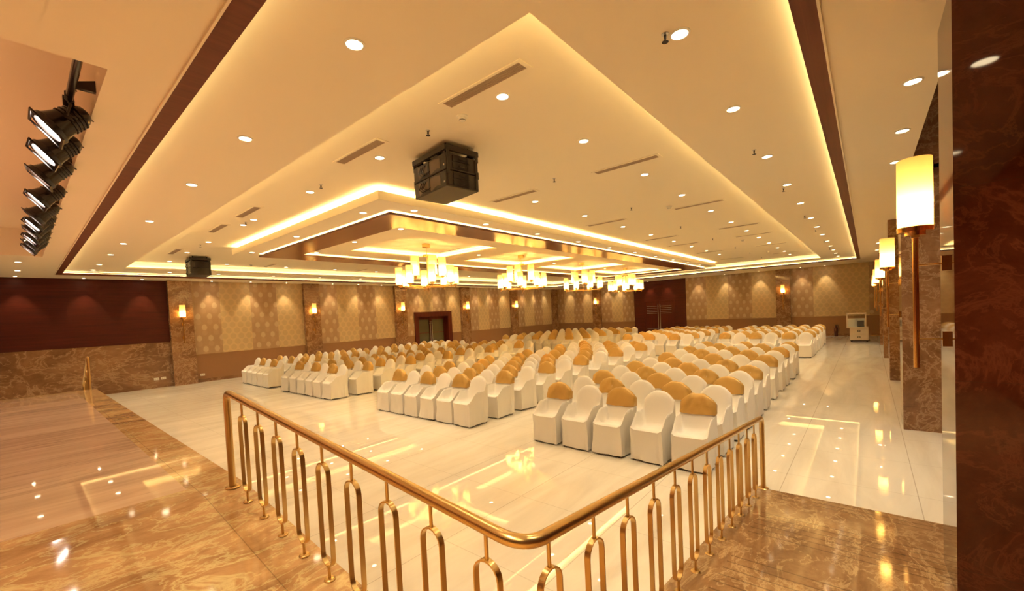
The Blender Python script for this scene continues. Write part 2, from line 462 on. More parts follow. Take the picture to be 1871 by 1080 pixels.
# far wall
b = MB()
b.box(XF, XF + 0.2, 13.13, YL, 0, 1.10, M_DADO)
b.box(XF, XF + 0.2, -0.8, 9.41, 0, 1.10, M_DADO)
b.box(XF, XF + 0.2, 12.35, 13.13, 0, ZA, M_RED_Y)
b.box(XF, XF + 0.2, 9.41, 10.19, 0, ZA, M_RED_Y)
b.box(XF, XF + 0.2, 10.19, 12.35, 2.57, ZA, M_RED_Y)
fe = [(20.0, 19.2, 1), (19.2, 18.3, 0), (18.3, 17.4, 1), (17.4, 16.5, 0), (15.8, 14.93, 1), (14.93, 14.03, 0), (14.03, 13.13, 1),
      (9.41, 8.11, 1), (8.11, 6.79, 0), (6.79, 5.45, 1), (5.45, 4.1, 0), (3.46, 2.34, 1), (2.34, 1.25, 0), (1.25, -0.1, 0), (-0.1, -0.8, 1)]
for i, (y1, y0, d) in enumerate(fe):
    b.box(XF - 0.012 + 0.004 * (i % 2), XF + 0.2, y0, y1, 1.10, ZA, M_WP_DARK if d else M_WP_LIGHT)
struct('wall_far', b, 'end wall with wallpaper strips around a red wood door bay')
b = MB(); b.box(XF - 0.02, XF, 13.2, 19.9, 0, 0.12, M_BROWN_WALL); b.box(XF - 0.02, XF, -0.7, 9.38, 0, 0.12, M_BROWN_WALL)
struct('baseboard_far', b, 'marble baseboard of the end wall')

# right side: pillars, wall behind them, the alcove beside the ramp
PRX = [(3.73, 4.36), (8.88, 9.52), (13.93, 14.57), (18.95, 19.59), (24.04, 24.68)]
b = MB()
b.box(9.52, XF + 0.2, -1.0, -0.8, 0, ZA, M_WP_LIGHT)
b.box(XL, 3.73, -1.8, -1.6, 0, ZA, M_RED)
b.box(4.36, 8.88, -3.2, -3.0, 0, 5.5, M_WP_LIGHT)
struct('wall_right', b, 'side wall behind the row of marble pillars')
b = MB(); b.box(XL - 0.2, XL, -1.8, YL + 0.2, 0, ZA + 0.7, M_RED_Y); struct('wall_back', b, 'dark wood wall behind the stage')
for i, (x0, x1) in enumerate(PRX):
    b = MB()
    if i == 0:
        b.box(x0, x1, -3.0, -0.41, 0, ZA, M_PILLAR_DARK); b.box(x0, x1, -3.0, -0.5, ZA, 5.5, M_PILLAR_DARK)
        lab = 'dark brown marble pillar closest to the camera at the ramp edge'
    elif i == 1:
        b.box(x0, x1, -3.0, -0.41, 0, ZA, M_PILLAR); b.box(x0, x1, -3.0, -0.5, ZA, 5.5, M_PILLAR)
        lab = 'greyish veined marble pillar just behind the big wall sconce'
    else:
        b.box(x0, x1, -0.8, -0.41, 0, ZA, M_PILLAR)
        lab = 'brown marble pillar, %s along the sconce row' % ORD[i]
    struct('pillar', b, lab)
for i, cx in enumerate(PLX):
    b = MB(); b.box(cx - 0.36, cx + 0.36, 19.8, YL, 0, ZA, M_PILLAR)
    struct('pillar', b, 'brown marble pillar with sconce, %s along the wallpapered side wall' % ORD[i])
b = MB(); b.box(XF - 0.75, XF, 19.85, YL, 0, ZA, M_PILLAR); struct('pillar', b, 'plain brown marble pillar in the far corner')
for cy, nm in ((16.15, 'to the left of the red wood doors'), (3.78, 'to the right of the red wood doors')):
    b = MB(); b.box(XF - 0.2, XF, cy - 0.36, cy + 0.36, 0, ZA, M_PILLAR); struct('pillar', b, 'brown marble pillar on the end wall ' + nm)

# ------------------------------------------------------------------ ceiling layers
BO = (0.895, 26.43, 0.215, 18.75)       # wooden band outside
BI = (1.03, 26.28, 0.345, 18.6)
TI = (2.28, 25.2, 1.65, 17.25)          # raised tray
DR = (3.87, 23.55, 5.93, 12.93)         # dropped panel
RO = (4.37, 23.30, 6.39, 12.51)         # wooden ring
RI = (5.12, 22.55, 7.20, 11.72)
REC = (-5.0, 0.53, 4.05, 14.65)         # recess above the stage
b = MB()
b.plate(XL, XF + 0.2, -3.2, YL + 0.2, [BO, REC, (4.36, 8.88, -3.3, -0.5)], ZA, ZA + 0.06, M_CEIL)
b.quad((-5.0, 4.05, 4.56), (-5.0, 14.65, 4.56), (0.53, 14.65, 4.56), (0.53, 4.05, 4.56), M_CEIL)
b.box(0.53, 0.60, 4.0, 14.7, ZA + 0.06, 4.6, M_CEIL); b.box(-5.07, -5.0, 4.0, 14.7, ZA + 0.06, 4.6, M_CEIL)
b.box(-5.0, 0.53, 3.98, 4.05, ZA + 0.06, 4.6, M_CEIL); b.box(-5.0, 0.53, 14.65, 14.72, ZA + 0.06, 4.6, M_CEIL)
b.box(4.36, 8.88, -3.2, -0.5, 5.5, 5.6, M_CEIL); b.box(4.36, 8.88, -0.5, -0.44, ZA + 0.06, 5.6, M_CEIL)
struct('ceiling', b, 'flat cream ceiling around the wooden band, with a recess over the stage')
b = MB(); b.ring((0.6, 26.8, 0.0, 19.0), (TI[0], TI[1], TI[2], TI[3]), ZB, ZB + 0.05, M_CEIL)
b.ring((0.58, 26.82, -0.02, 19.02), (0.6, 26.8, 0.0, 19.0), ZA + 0.06, ZB + 0.05, M_CEIL)
struct('ceiling.001', b, 'cream ceiling border just inside the wooden band')
b = MB()
T2 = (TI[0] - 0.12, TI[1] + 0.12, TI[2] - 0.12, TI[3] + 0.12)
b.box(T2[0], T2[1], T2[2], T2[3], ZC, ZC + 0.06, M_CEIL)
b.ring((T2[0] - .04, T2[1] + .04, T2[2] - .04, T2[3] + .04), T2, ZB + 0.05, ZC + 0.06, M_CEIL)
struct('ceiling.002', b, 'raised cream ceiling tray with slot vents')
CHX = [7.6, 11.85, 16.1, 20.35]
COF = [(c - 1.55, c + 1.55, 8.17, 10.78) for c in CHX]
b = MB()
ZD0, ZD1 = 4.03, 4.17
b.plate(DR[0], DR[1], DR[2], DR[3], COF, ZD0, ZD0 + 0.03, M_CEIL)
b.ring(DR, (DR[0] + 0.04, DR[1] - 0.04, DR[2] + 0.04, DR[3] - 0.04), ZD0 + 0.03, ZD1, M_CEIL)
for c in COF:
    q = (c[0] - 0.12, c[1] + 0.12, c[2] - 0.12, c[3] + 0.12)
    b.box(q[0], q[1], q[2], q[3], ZD1, ZD1 + 0.03, M_CEIL)
    b.ring((q[0] - .03, q[1] + .03, q[2] - .03, q[3] + .03), q, ZD0 + 0.03, ZD1 + 0.03, M_CEIL)
b.plate(DR[0] + 0.3, DR[1] - 0.3, DR[2] + 0.3, DR[3] - 0.3, [(c[0] - 0.15, c[1] + 0.15, c[2] - 0.15, c[3] + 0.15) for c in COF], ZD1 - 0.03, ZD1, M_CEIL)
struct('ceiling.003', b, 'dropped cream ceiling panel with four coffers above the chandeliers')
b = MB(); b.ring(BO, BI, ZA - 0.012, ZA + 0.045, M_BAND)
struct('trim_1', b, 'reddish wooden band framing the whole ceiling tray')
b = MB(); b.ring((BO[0] - 0.015, BO[1] + 0.015, BO[2] - 0.015, BO[3] + 0.015), BO, ZA - 0.018, ZA + 0.06, M_CEIL)
struct('trim_2', b, 'thin cream lip around the wooden ceiling band')
b = MB(); b.ring(RO, RI, 3.95, 3.955, M_RINGW)
b.ring(RO, (RO[0] + 0.03, RO[1] - 0.03, RO[2] + 0.03, RO[3] - 0.03), 3.955, 3.995, M_RINGE)
b.ring((RI[0] - 0.03, RI[1] + 0.03, RI[2] - 0.03, RI[3] + 0.03), RI, 3.955, 3.985, M_RINGE)
b.ring((RO[0] + 0.2, RO[1] - 0.2, RO[2] + 0.2, RO[3] - 0.2), (RI[0] - 0.2, RI[1] + 0.2, RI[2] - 0.2, RI[3] + 0.2), 3.955, ZD0, M_CEIL)
struct('trim_3', b, 'glossy wooden ring hung below the panel around the chandeliers')

def led(name, rect, w, z, label, st):
    b = MB(); b.ring(rect, (rect[0] + w, rect[1] - w, rect[2] + w, rect[3] - w), z, z + 0.006, LEDS[st])
    return tag(b.build(name), label, 'light strip', 'warm cove light strips in the ceiling')
led('cove_light_strip', (BI[0] - 0.075, BI[1] + 0.075, BI[2] - 0.075, BI[3] + 0.075), 0.02, ZA + 0.046, 'thin warm light strip glowing above the inner edge of the wooden ceiling band', 10.0)
led('cove_light_strip', (TI[0] - 0.08, TI[1] + 0.08, TI[2] - 0.08, TI[3] + 0.08), 0.03, ZB + 0.051, 'warm light strip lighting the step of the big raised ceiling tray', 5.0)
led('cove_light_strip', (DR[0] + 0.06, DR[1] - 0.06, DR[2] + 0.06, DR[3] - 0.06), 0.03, ZD1 - 0.02, 'bright warm light strip on top of the dropped panel edge', 22.0)
led('cove_light_strip', (RO[0] + 0.05, RO[1] - 0.05, RO[2] + 0.05, RO[3] - 0.05), 0.03, 3.958, 'warm light strip above the outer edge of the glossy wooden ring', 13.0)
led('cove_light_strip', (RI[0] - 0.09, RI[1] + 0.09, RI[2] - 0.09, RI[3] + 0.09), 0.03, 3.958, 'warm light strip above the inner edge of the glossy wooden ring', 10.0)
for i, c in enumerate(COF):
    led('cove_light_strip', (c[0] - 0.08, c[1] + 0.08, c[2] - 0.08, c[3] + 0.08), 0.03, ZD0 + 0.031, 'warm light strip inside the ceiling coffer over the %s chandelier from the stage' % ORD[i], 7.0)

# ------------------------------------------------------------------ doors
b = MB()
b.box(14.93, 15.2, 19.93, 20.35, 0, 2.45, M_DOORW); b.box(17.45, 17.76, 19.93, 20.35, 0, 2.45, M_DOORW)
b.box(15.2, 17.45, 19.93, 20.35, 2.16, 2.45, M_DOORW); b.box(14.9, 17.8, 20.36, 20.42, 0, 2.5, M_DOORW)
d1 = struct('door_1', b, 'dark red framed double door with dark glass panes in the side wall')
for x0, x1 in ((15.2, 16.32), (16.33, 17.45)):
    b = MB(); b.box(x0, x0 + 0.1, 20.28, 20.33, 0.0, 2.15, M_DOORW); b.box(x1 - 0.1, x1, 20.28, 20.33, 0.0, 2.15, M_DOORW)
    b.box(x0 + 0.1, x1 - 0.1, 20.28, 20.33, 2.0, 2.15, M_DOORW); b.box(x0 + 0.1, x1 - 0.1, 20.28, 20.33, 0.0, 0.12, M_DOORW)
    b.box(x0 + 0.1, x1 - 0.1, 20.28, 20.33, 1.18, 1.22, M_DOORW)
    lf = b.build('door_leaf', d1)
    b = MB(); b.box(x0 + 0.1, x1 - 0.1, 20.3, 20.31, 0.12, 2.0, M_GLASS); b.build('pane', lf)
    hx = x1 - 0.06 if x0 < 16 else x0 + 0.06
    b = MB(); b.cyl((hx, 20.22, 0.55), (hx, 20.22, 1.9), 0.022, M_STEEL); b.cyl((hx, 20.22, 0.7), (hx, 20.29, 0.7), 0.012, M_STEEL); b.cyl((hx, 20.22, 1.75), (hx, 20.29, 1.75), 0.012, M_STEEL)
    b.build('handle', lf, True)
b = MB(); b.box(XF - 0.005, XF + 0.2, 10.19, 12.35, 2.5, 2.57, M_DOORW); b.box(XF - 0.005, XF + 0.2, 10.19, 10.26, 0, 2.5, M_DOORW); b.box(XF - 0.005, XF + 0.2, 12.28, 12.35, 0, 2.5, M_DOORW)
d2 = struct('door_2', b, 'red mahogany double doors with steel inlay strips in the end wall')
for y0, y1 in ((10.26, 11.26), (11.28, 12.28)):
    b = MB(); b.box(XF + 0.02, XF + 0.08, y0, y1, 0, 2.5, M_DOORW); lf = b.build('door_leaf', d2, bevel=0.004)
    b = MB()
    for z in (1.62, 1.74, 1.87, 2.0, 2.13, 0.42, 0.54): b.box(XF + 0.012, XF + 0.022, y0 + 0.16, y1 - 0.08, z, z + 0.022, M_STEEL)
    b.build('inlay', lf)
    hy = y1 - 0.06 if y0 < 11 else y0 + 0.06
    b = MB(); b.cyl((XF - 0.06, hy, 0.45), (XF - 0.06, hy, 2.25), 0.022, M_STEEL)
    for z in (0.6, 2.1): b.cyl((XF - 0.06, hy, z), (XF + 0.03, hy, z), 0.012, M_STEEL)
    b.build('handle', lf, True)

# ------------------------------------------------------------------ railings
def capsule(h, w, n=8):
    pts = []
    for k in range(n + 1): a = pi * k / n; pts.append((w / 2 * cos(a), h / 2 - w / 2 + w / 2 * sin(a)))
    for k in range(n + 1): a = pi + pi * k / n; pts.append((w / 2 * cos(a), -h / 2 + w / 2 + w / 2 * sin(a)))
    return pts
def arc3(p, c, q, n=8):      # quadratic bend from p to q with control c
    p, c, q = Vector(p), Vector(c), Vector(q)
    return [p * (1 - t) ** 2 + c * 2 * t * (1 - t) + q * t * t for t in [k / n for k in range(n + 1)]]
def baluster(parent, x, y, zb, zt, along):
    # zb floor height, zt underside of the handrail
    d = Vector(along); side = Vector((0, 0, 1)).cross(d)
    lo, hi = zb + 0.085, zt - 0.10
    b = MB()
    b.cyl((x, y, hi - 0.004), (x, y, zt + 0.01), 0.008, M_BRASS, 10)
    b.cyl((x, y, zb), (x, y, lo + 0.004), 0.009, M_BRASS, 10)
    cz = (lo + hi) / 2
    b.strip([Vector((x, y, cz + v)) + d * u for u, v in capsule(hi - lo, 0.125)], side, 0.026, 0.007, M_BRASS)
    o = b.build('baluster', parent, True, 30)
    b = MB(); b.lathe([(0.032, 0), (0.032, 0.006), (0.026, 0.012), (0.010, 0.013)], M_BRASS, (x, y, zb), 16); b.build('foot_plate', o, True)
def railz_l(y): return 1.285 + 0.0905 * (y - 0.922)
def railz_r(x): return 1.285 - 0.1136 * (x - 1.1)
def ramp1z(y): return ZR if y < 1.02 else ZR + (HS - ZR) * (y - 1.02) / 3.04
R0 = 0.026
root = thing('brass_railing', (1.1, 0.92, ZR), 'brass railing with loop balusters turning the ramp corner in the foreground', 'railing')
def rel(o, root=root):     # keep world-space meshes under an empty
    o.matrix_parent_inverse = Matrix.Translation(-Vector(root.location)); return o
pts = [(1.1, 4.06, 1.40)] + arc3((1.1, 4.06, 1.49), (1.1, 4.06, 1.565), (1.1, 3.97, railz_l(3.97)))
pts += [(1.1, y, railz_l(y)) for y in (3.5, 3.0, 2.5, 2.0, 1.5, 1.15)]
pts += arc3((1.1, 1.04, railz_l(1.04)), (1.1, 0.922, 1.285), (1.22, 0.922, railz_r(1.22)), 10)
pts += [(x, 0.922, railz_r(x)) for x in (1.5, 2.0, 2.6, 3.2, 4.0, 4.8, 5.1)]
pts += arc3((5.26, 0.922, railz_r(5.26)), (5.34, 0.922, railz_r(5.34)), (5.34, 0.922, 0.73)) + [(5.34, 0.922, 0.66)]
b = MB(); b.tube(pts, R0, M_BRASS, 16); rel(b.build('handrail', root, True))
for x, y, z0, z1 in ((1.1, 4.06, HS, 1.41), (5.34, 0.922, 0.0, 0.67)):
    b = MB(); b.cyl((x, y, z0), (x, y, z1), R0, M_BRASS, 18); po = rel(b.build('post', root, True))
    b = MB(); b.lathe([(0.055, 0), (0.055, 0.006), (0.045, 0.014), (R0, 0.015)], M_BRASS, (x, y, z0), 20); b.build('foot_plate', po, True)
for k in range(9):
    y = 3.71 - 0.325 * k; baluster(root, 1.1, y, ramp1z(y), railz_l(y) - R0, (0, 1, 0))
for k in range(12):
    x = 4.92 - 0.3345 * k; baluster(root, x, 0.922, zr2(x), railz_r(x) - R0, (1, 0, 0))
for o in root.children: rel(o)
root2 = thing('brass_railing', (1.1, 14.3, HS), 'small brass stair railing at the far end of the stage', 'railing')
def zf(y): return 1.565 - 0.51 * (y - 14.3)
b = MB(); b.tube([(1.1, 14.3, 1.42)] + arc3((1.1, 14.3, 1.5), (1.1, 14.3, 1.565), (1.1, 14.38, zf(14.38))) + [(1.1, 15.3, zf(15.3))] + arc3((1.1, 15.72, zf(15.72)), (1.1, 15.8, zf(15.8)), (1.1, 15.8, 0.7)), R0, M_BRASS, 12); b.build('handrail', root2, True)
for y, z0, z1 in ((14.3, HS, 1.43), (15.8, 0.0, 0.72)):
    b = MB(); b.cyl((1.1, y, z0), (1.1, y, z1), R0, M_BRASS, 14); b.build('post', root2, True)
for k in range(4):
    y = 14.45 + 0.3 * k; baluster(root2, 1.1, y, HS - 0.1534 * (k + 1), zf(y) - R0, (0, 1, 0))
for o in root2.children: rel(o, root2)

# ------------------------------------------------------------------ lights set into the ceiling
LIGHT_MESH = {}
def disc_meshes(r, glow_m):
    b = MB(); n = 24
    b.lathe([(r * 1.28, 0), (r * 1.28, -0.006), (r * 1.02, -0.010), (r, -0.004), (r, 0.0)], M_WHITEP, n=n, cap=False)
    ring = b.mesh('downlight_trim', True)
    b = MB(); b.add([(r * cos(2 * pi * k / n), r * sin(2 * pi * k / n), -0.003) for k in range(n)], [tuple(range(n))[::-1]], glow_m)
    return ring, b.mesh('downlight_lens')
DM = {'warm': disc_meshes(0.056, M_GLOWD), 'wall': disc_meshes(0.035, M_GLOWW), 'cool': disc_meshes(0.056, M_GLOWC), 'ramp': disc_meshes(0.075, M_GLOWR)}
BEAM = {}
for k_, p_, c_ in (('warm', DOWN_POWER, (1.0, 0.80, 0.50)), ('cool', 16.0, (0.95, 0.95, 1.0)), ('ramp', 85.0, (1.0, 0.78, 0.46))):  # cool and ramp beams belong to the added fill lamps
    L = bpy.data.lights.new('downlight_beam', 'SPOT'); L.energy = p_; L.color = c_; L.spot_size = radians(108); L.spot_blend = 1.0; L.shadow_soft_size = 0.05
    BEAM[k_] = L
def downlight(x, y, z, label, kind='warm', group='round recessed downlights'):
    t = bpy.data.objects.new('downlight', None); t.location = (x, y, z); t.empty_display_size = 0.1; COL.objects.link(t)
    tag(t, label, 'downlight', group)
    for nm, me in zip(('trim_ring', 'lens'), DM[kind]):
        o = bpy.data.objects.new(nm, me); COL.objects.link(o); o.parent = t
    if kind != 'wall':
        o = bpy.data.objects.new('downlight_beam', BEAM[kind]); COL.objects.link(o); o.parent = t; o.location = (0, 0, -0.012)
    return t
def row(pts, z, fmt, kind='warm'):
    for i, (x, y) in enumerate(pts): downlight(x, y, z, fmt % ORD[i], kind)
row([(x, 1.0) for x in (3.2, 4.78, 6.66, 8.52, 10.36, 12.43, 14.1, 15.94, 17.9, 19.69, 21.4, 23.1, 24.85)], ZB, 'downlight on the ceiling border above the ramp side, %s from the stage')
row([(1.66, y) for y in (2.73, 4.9, 6.94, 9.7, 12.45, 14.35, 16.52, 18.0)], ZB, 'downlight on the ceiling border along the stage, %s from the camera')
row([(x, 17.95) for x in (3.5, 4.9, 6.75, 8.6, 10.5, 12.4, 14.3, 16.2, 18.1, 20.0, 21.9, 23.8)], ZB, 'downlight on the ceiling border along the wallpapered wall, %s from the stage')
row([(25.75, y) for y in (3.2, 5.4, 7.6, 9.8, 12.0, 14.2, 16.4)], ZB, 'downlight on the ceiling border near the end wall, %s from the pillars')
row([(x, 2.72) for x in (3.24, 4.8, 6.72, 8.52, 10.5, 12.4, 14.28, 16.15, 18.04, 20.0, 21.8, 23.54)], ZC, 'downlight in the raised tray beside the outer slot vents, %s from the stage')
row([(x, 4.88) for x in (6.64, 8.52, 10.48, 12.37, 14.3, 16.15, 18.04, 19.95)], ZC, 'downlight in the raised tray beside the inner slot vents, %s from the stage')
row([(3.25, y) for y in (4.9, 6.93, 9.44, 10.05, 12.52, 14.52, 16.6)], ZC, 'downlight in the raised tray on the stage side, %s from the camera')
row([(x, 16.6) for x in (4.79, 6.7, 8.6, 10.5, 12.4, 14.3, 16.2)], ZC, 'downlight in the raised tray nearest the wallpapered wall, %s from the stage')
row([(x, 6.16) for x in (4.73, 6.59, 8.42, 10.33, 12.2, 14.1, 16.0, 17.9, 19.8, 21.55)], ZD0, 'downlight on the dropped panel outside the wooden ring, %s from the stage')
row([(4.13, y) for y in (6.84, 9.58, 12.27)], ZD0, 'downlight on the stage end of the dropped panel, %s from the camera')
row([(5.46, y) for y in (7.6, 9.5, 11.5)], ZD0, 'downlight inside the wooden ring at its stage end, %s from the camera')
row([(9.72, 9.47), (13.97, 9.47), (18.22, 9.47)], ZD0, 'downlight between two ceiling coffers, %s gap from the stage')
row([(x, -0.33) for x in (5.15, 6.58, 8.02, 19.5, 22.4)], ZA, 'downlight outside the wooden band by the marble pillars, %s from the ramp')
row([(0.16, 15.9), (0.16, 17.95)], ZA, 'downlight beyond the stage ceiling recess, %s from the stage lamps')
downlight(-0.35, 11.3, 4.56, 'single downlight inside the stage ceiling recess')
row([(-1.5, 3.0), (-1.4, 17.0)], ZA, 'unseen fill lamp added above the stage approach, %s of a short row')  # out of view, added as fill light around the stage
row([(-0.9, 0.3), (-2.4, 1.2), (2.3, -0.75), (-3.9, 2.6), (-0.7, -0.9), (-0.3, 1.0)], ZA, 'unseen fill lamp added over the ramp landing, %s of the loose row', 'ramp')  # extra lamps out of view, added to brighten the ramp and near ceiling
row([(6.0, -1.6), (7.6, -1.6)], 5.5, 'unseen cool fill lamp added in the high alcove behind the pillar, %s from the ramp', 'cool')  # made-up lamps out of view, light the second pillar a neutral grey
# small spots washing the walls, with their real beams
def wash(x, y, dx, dy, label):
    t = downlight(x, y, ZA, label, 'wall', 'small wall spots at the ceiling edge')
    L = bpy.data.lights.new('wall_spot_beam', 'SPOT'); L.energy = WASH_POWER; L.color = (1.0, 0.76, 0.42); L.spot_size = radians(62); L.spot_blend = 0.7; L.shadow_soft_size = 0.03
    o = bpy.data.objects.new('wall_spot_beam', L); COL.objects.link(o); o.parent = t
    o.location = (0, 0, -0.02); o.rotation_euler = Vector((dx, dy, -1.0)).to_track_quat('-Z', 'Y').to_euler()
for i, x in enumerate((0.12, 1.57, 3.03)): wash(x, 19.62, 0, 0.12, 'small spot over the dark red wood wall, %s from the stage back' % ORD[i])
for i, x in enumerate((5.1, 6.47, 7.9, 10.0, 11.35, 12.68, 15.26, 16.6, 17.9, 20.0, 21.3, 22.75, 25.0, 26.4, 27.8)): wash(x, 19.62, 0, 0.12, 'small spot over the wallpapered side wall, %s from the stage' % ORD[i])
for i, y in enumerate((1.77, 2.87, 4.98, 6.88, 8.58, 10.63, 11.88, 14.2, 15.25, 17.03, 18.6)): wash(XF - 0.38, y, 0.12, 0, 'small spot over the end wall, %s from the pillars' % ORD[i])

# ------------------------------------------------------------------ vents, sprinklers, detectors
def vent_meshes():
    b = MB(); b.ring((-0.09, 0.09, -0.53, 0.53), (-0.06, 0.06, -0.49, 0.49), -0.008, 0.0, M_CEIL); fr = b.mesh('vent_frame')
    b = MB(); b.quad((-0.06, -0.49, -0.0015), (-0.06, 0.49, -0.0015), (0.06, 0.49, -0.0015), (0.06, -0.49, -0.0015), M_VENTBACK)
    for k in range(7):
        x = -0.051 + 0.017 * k
        b.box(x - 0.0055, x + 0.0055, -0.49, 0.49, -0.007, -0.002, M_GRILLE)
    return fr, b.mesh('vent_grille')
VM = vent_meshes()
def vent(x, y, z, label):
    t = thing('ceiling_vent', (x, y, z), label, 'vent', 'slot air vents in the ceiling')
    for nm, me in zip(('frame', 'grille'), VM):
        o = bpy.data.objects.new(nm, me); COL.objects.link(o); o.parent = t
VX = (2.97, 6.05, 9.62, 13.25, 15.33, 18.6, 22.4)
for i, x in enumerate(VX): vent(x, 2.74, ZC, 'long slot vent of the outer row above the ramp side, %s from the stage' % ORD[i])
for i, x in enumerate(VX): vent(x, 4.92, ZC, 'slot vent of the row beside the dropped panel, %s from the stage' % ORD[i])
for i, y in enumerate((8.88, 10.72, 14.5)): vent(2.97, y, ZC, 'slot vent along the stage side of the tray, %s beyond the hung speaker' % ORD[i])
for i, x in enumerate((6.05, 9.62)): vent(x, 16.35, ZC, 'slot vent near the wallpapered wall, %s from the stage' % ORD[i])
for i, c in enumerate(CHX): vent(c + 1.3, 9.95, ZD1, 'narrow vent inside the coffer of the %s chandelier from the stage' % ORD[i])
b = MB(); b.lathe([(0.026, 0), (0.026, -0.004), (0.01, -0.008)], M_STEEL, n=12); SP1 = b.mesh('sprinkler_rose', True)
b = MB(); b.cyl((0, 0, -0.005), (0, 0, -0.035), 0.009, M_RUBBER, 8)
b.cyl((0.010, 0, -0.03), (0.013, 0, -0.055), 0.003, M_RUBBER, 6); b.cyl((-0.010, 0, -0.03), (-0.013, 0, -0.055), 0.003, M_RUBBER, 6)
b.lathe([(0.024, 0), (0.024, -0.003)], M_RUBBER, (0, 0, -0.055), 12); SP2 = b.mesh('sprinkler_head', True)
def sprinkler(x, y, z, label):
    t = thing('fire_sprinkler', (x, y, z), label, 'sprinkler', 'sprinkler heads in the ceiling')
    for nm, me in (('rose', SP1), ('head', SP2)):
        o = bpy.data.objects.new(nm, me); COL.objects.link(o); o.parent = t
for i, x in enumerate((3.2, 5.76, 8.67, 11.8, 14.93, 18.0, 20.63, 23.3)): sprinkler(x, 3.83, ZC, 'sprinkler between the two vent rows, %s from the stage' % ORD[i])
for i, y in enumerate((6.47, 9.77, 13.05)): sprinkler(3.21, y, ZC, 'sprinkler on the stage side of the tray, %s beyond the speaker' % ORD[i])
for i, x in enumerate((3.13, 6.25, 8.75, 12.0, 14.73, 17.77, 20.6, 23.1)): sprinkler(x, 1.08, ZB, 'sprinkler beside the downlights of the ceiling border, %s from the stage' % ORD[i])
b = MB(); b.lathe([(0.062, 0), (0.062, -0.012), (0.05, -0.02)], M_WHITEP, n=20); SD1 = b.mesh('detector_base', True)
b = MB(); b.lathe([(0.047, -0.02), (0.042, -0.04), (0.034, -0.043), (0.034, -0.05), (0.02, -0.058)], M_WHITEP, n=20); b.lathe([(0.0355, -0.0435), (0.0355, -0.0495)], M_RUBBER, n=20, cap=False); SD2 = b.mesh('detector_head', True)
for i, (x, y) in enumerate(((3.24, 3.3), (9.25, 3.23), (16.23, 3.22), (20.97, 3.22), (5.47, 16.4))):
    t = thing('smoke_detector', (x, y, ZC), ('white smoke detector beside the outer vent row, %s from the stage' % ORD[i]) if i < 4 else 'white smoke detector near the wallpapered wall', 'smoke detector', 'smoke detectors in the raised tray')
    for nm, me in (('base', SD1), ('sensor_head', SD2)):
        o = bpy.data.objects.new(nm, me); COL.objects.link(o); o.parent = t

# ------------------------------------------------------------------ chandeliers
def shade_mesh(r, h, name='shade'):
    b = MB(); n = 24
    b.lathe([(r, 0), (r * 1.01, h * 0.25), (r * 1.01, h * 0.6), (r, h)], M_SHADE, n=n, cap=False)
    return b.mesh(name, True)
SH_LOW, SH_UP = shade_mesh(0.098, 0.47), shade_mesh(0.110, 0.53)
def shade_holder(r, h, up):
    b = MB()
    b.lathe([(0.012, -0.055), (0.035, -0.045), (0.06, -0.018), (r * 0.62, -0.010), (r * 0.62, 0.0)], M_BRASS_B, n=16)
    b.lathe([(r + 0.004, h * 0.74), (r + 0.004, h * 0.76)], M_BRASS, n=24, cap=False)
    for k in range(3):
        a = 2 * pi * k / 3 + 0.5
        b.box(r * 1.03 * cos(a) - 0.004, r * 1.03 * cos(a) + 0.004, r * 1.03 * sin(a) - 0.004, r * 1.03 * sin(a) + 0.004, -0.012, h * 0.76, M_BRASS_B)
        b.cyl((0.5 * r * cos(a), 0.5 * r * sin(a), -0.012), (r * 1.03 * cos(a), r * 1.03 * sin(a), -0.010), 0.004, M_BRASS_B, 6)
    if not up:
        b.lathe([(0.004, -0.12), (0.012, -0.11), (0.008, -0.085), (0.012, -0.055)], M_BRASS_B, n=10)
    return b.mesh('shade_holder', True)
HO_LOW, HO_UP = shade_holder(0.098, 0.47, False), shade_holder(0.110, 0.53, True)
def bulb(parent, z, power):
    L = bpy.data.lights.new('bulb_light', 'POINT'); L.energy = power; L.color = (1.0, 0.74, 0.30); L.shadow_soft_size = 0.025
    o = bpy.data.objects.new('bulb_light', L); COL.objects.link(o); o.parent = parent; o.location = (0, 0, z)
CH_LABELS = ['brass chandelier with glowing cylinder shades, nearest the stage', 'brass chandelier with glowing cylinder shades, second from the stage',
             'brass chandelier with glowing cylinder shades, third from the stage', 'brass chandelier with glowing cylinder shades, nearest the red wood doors']
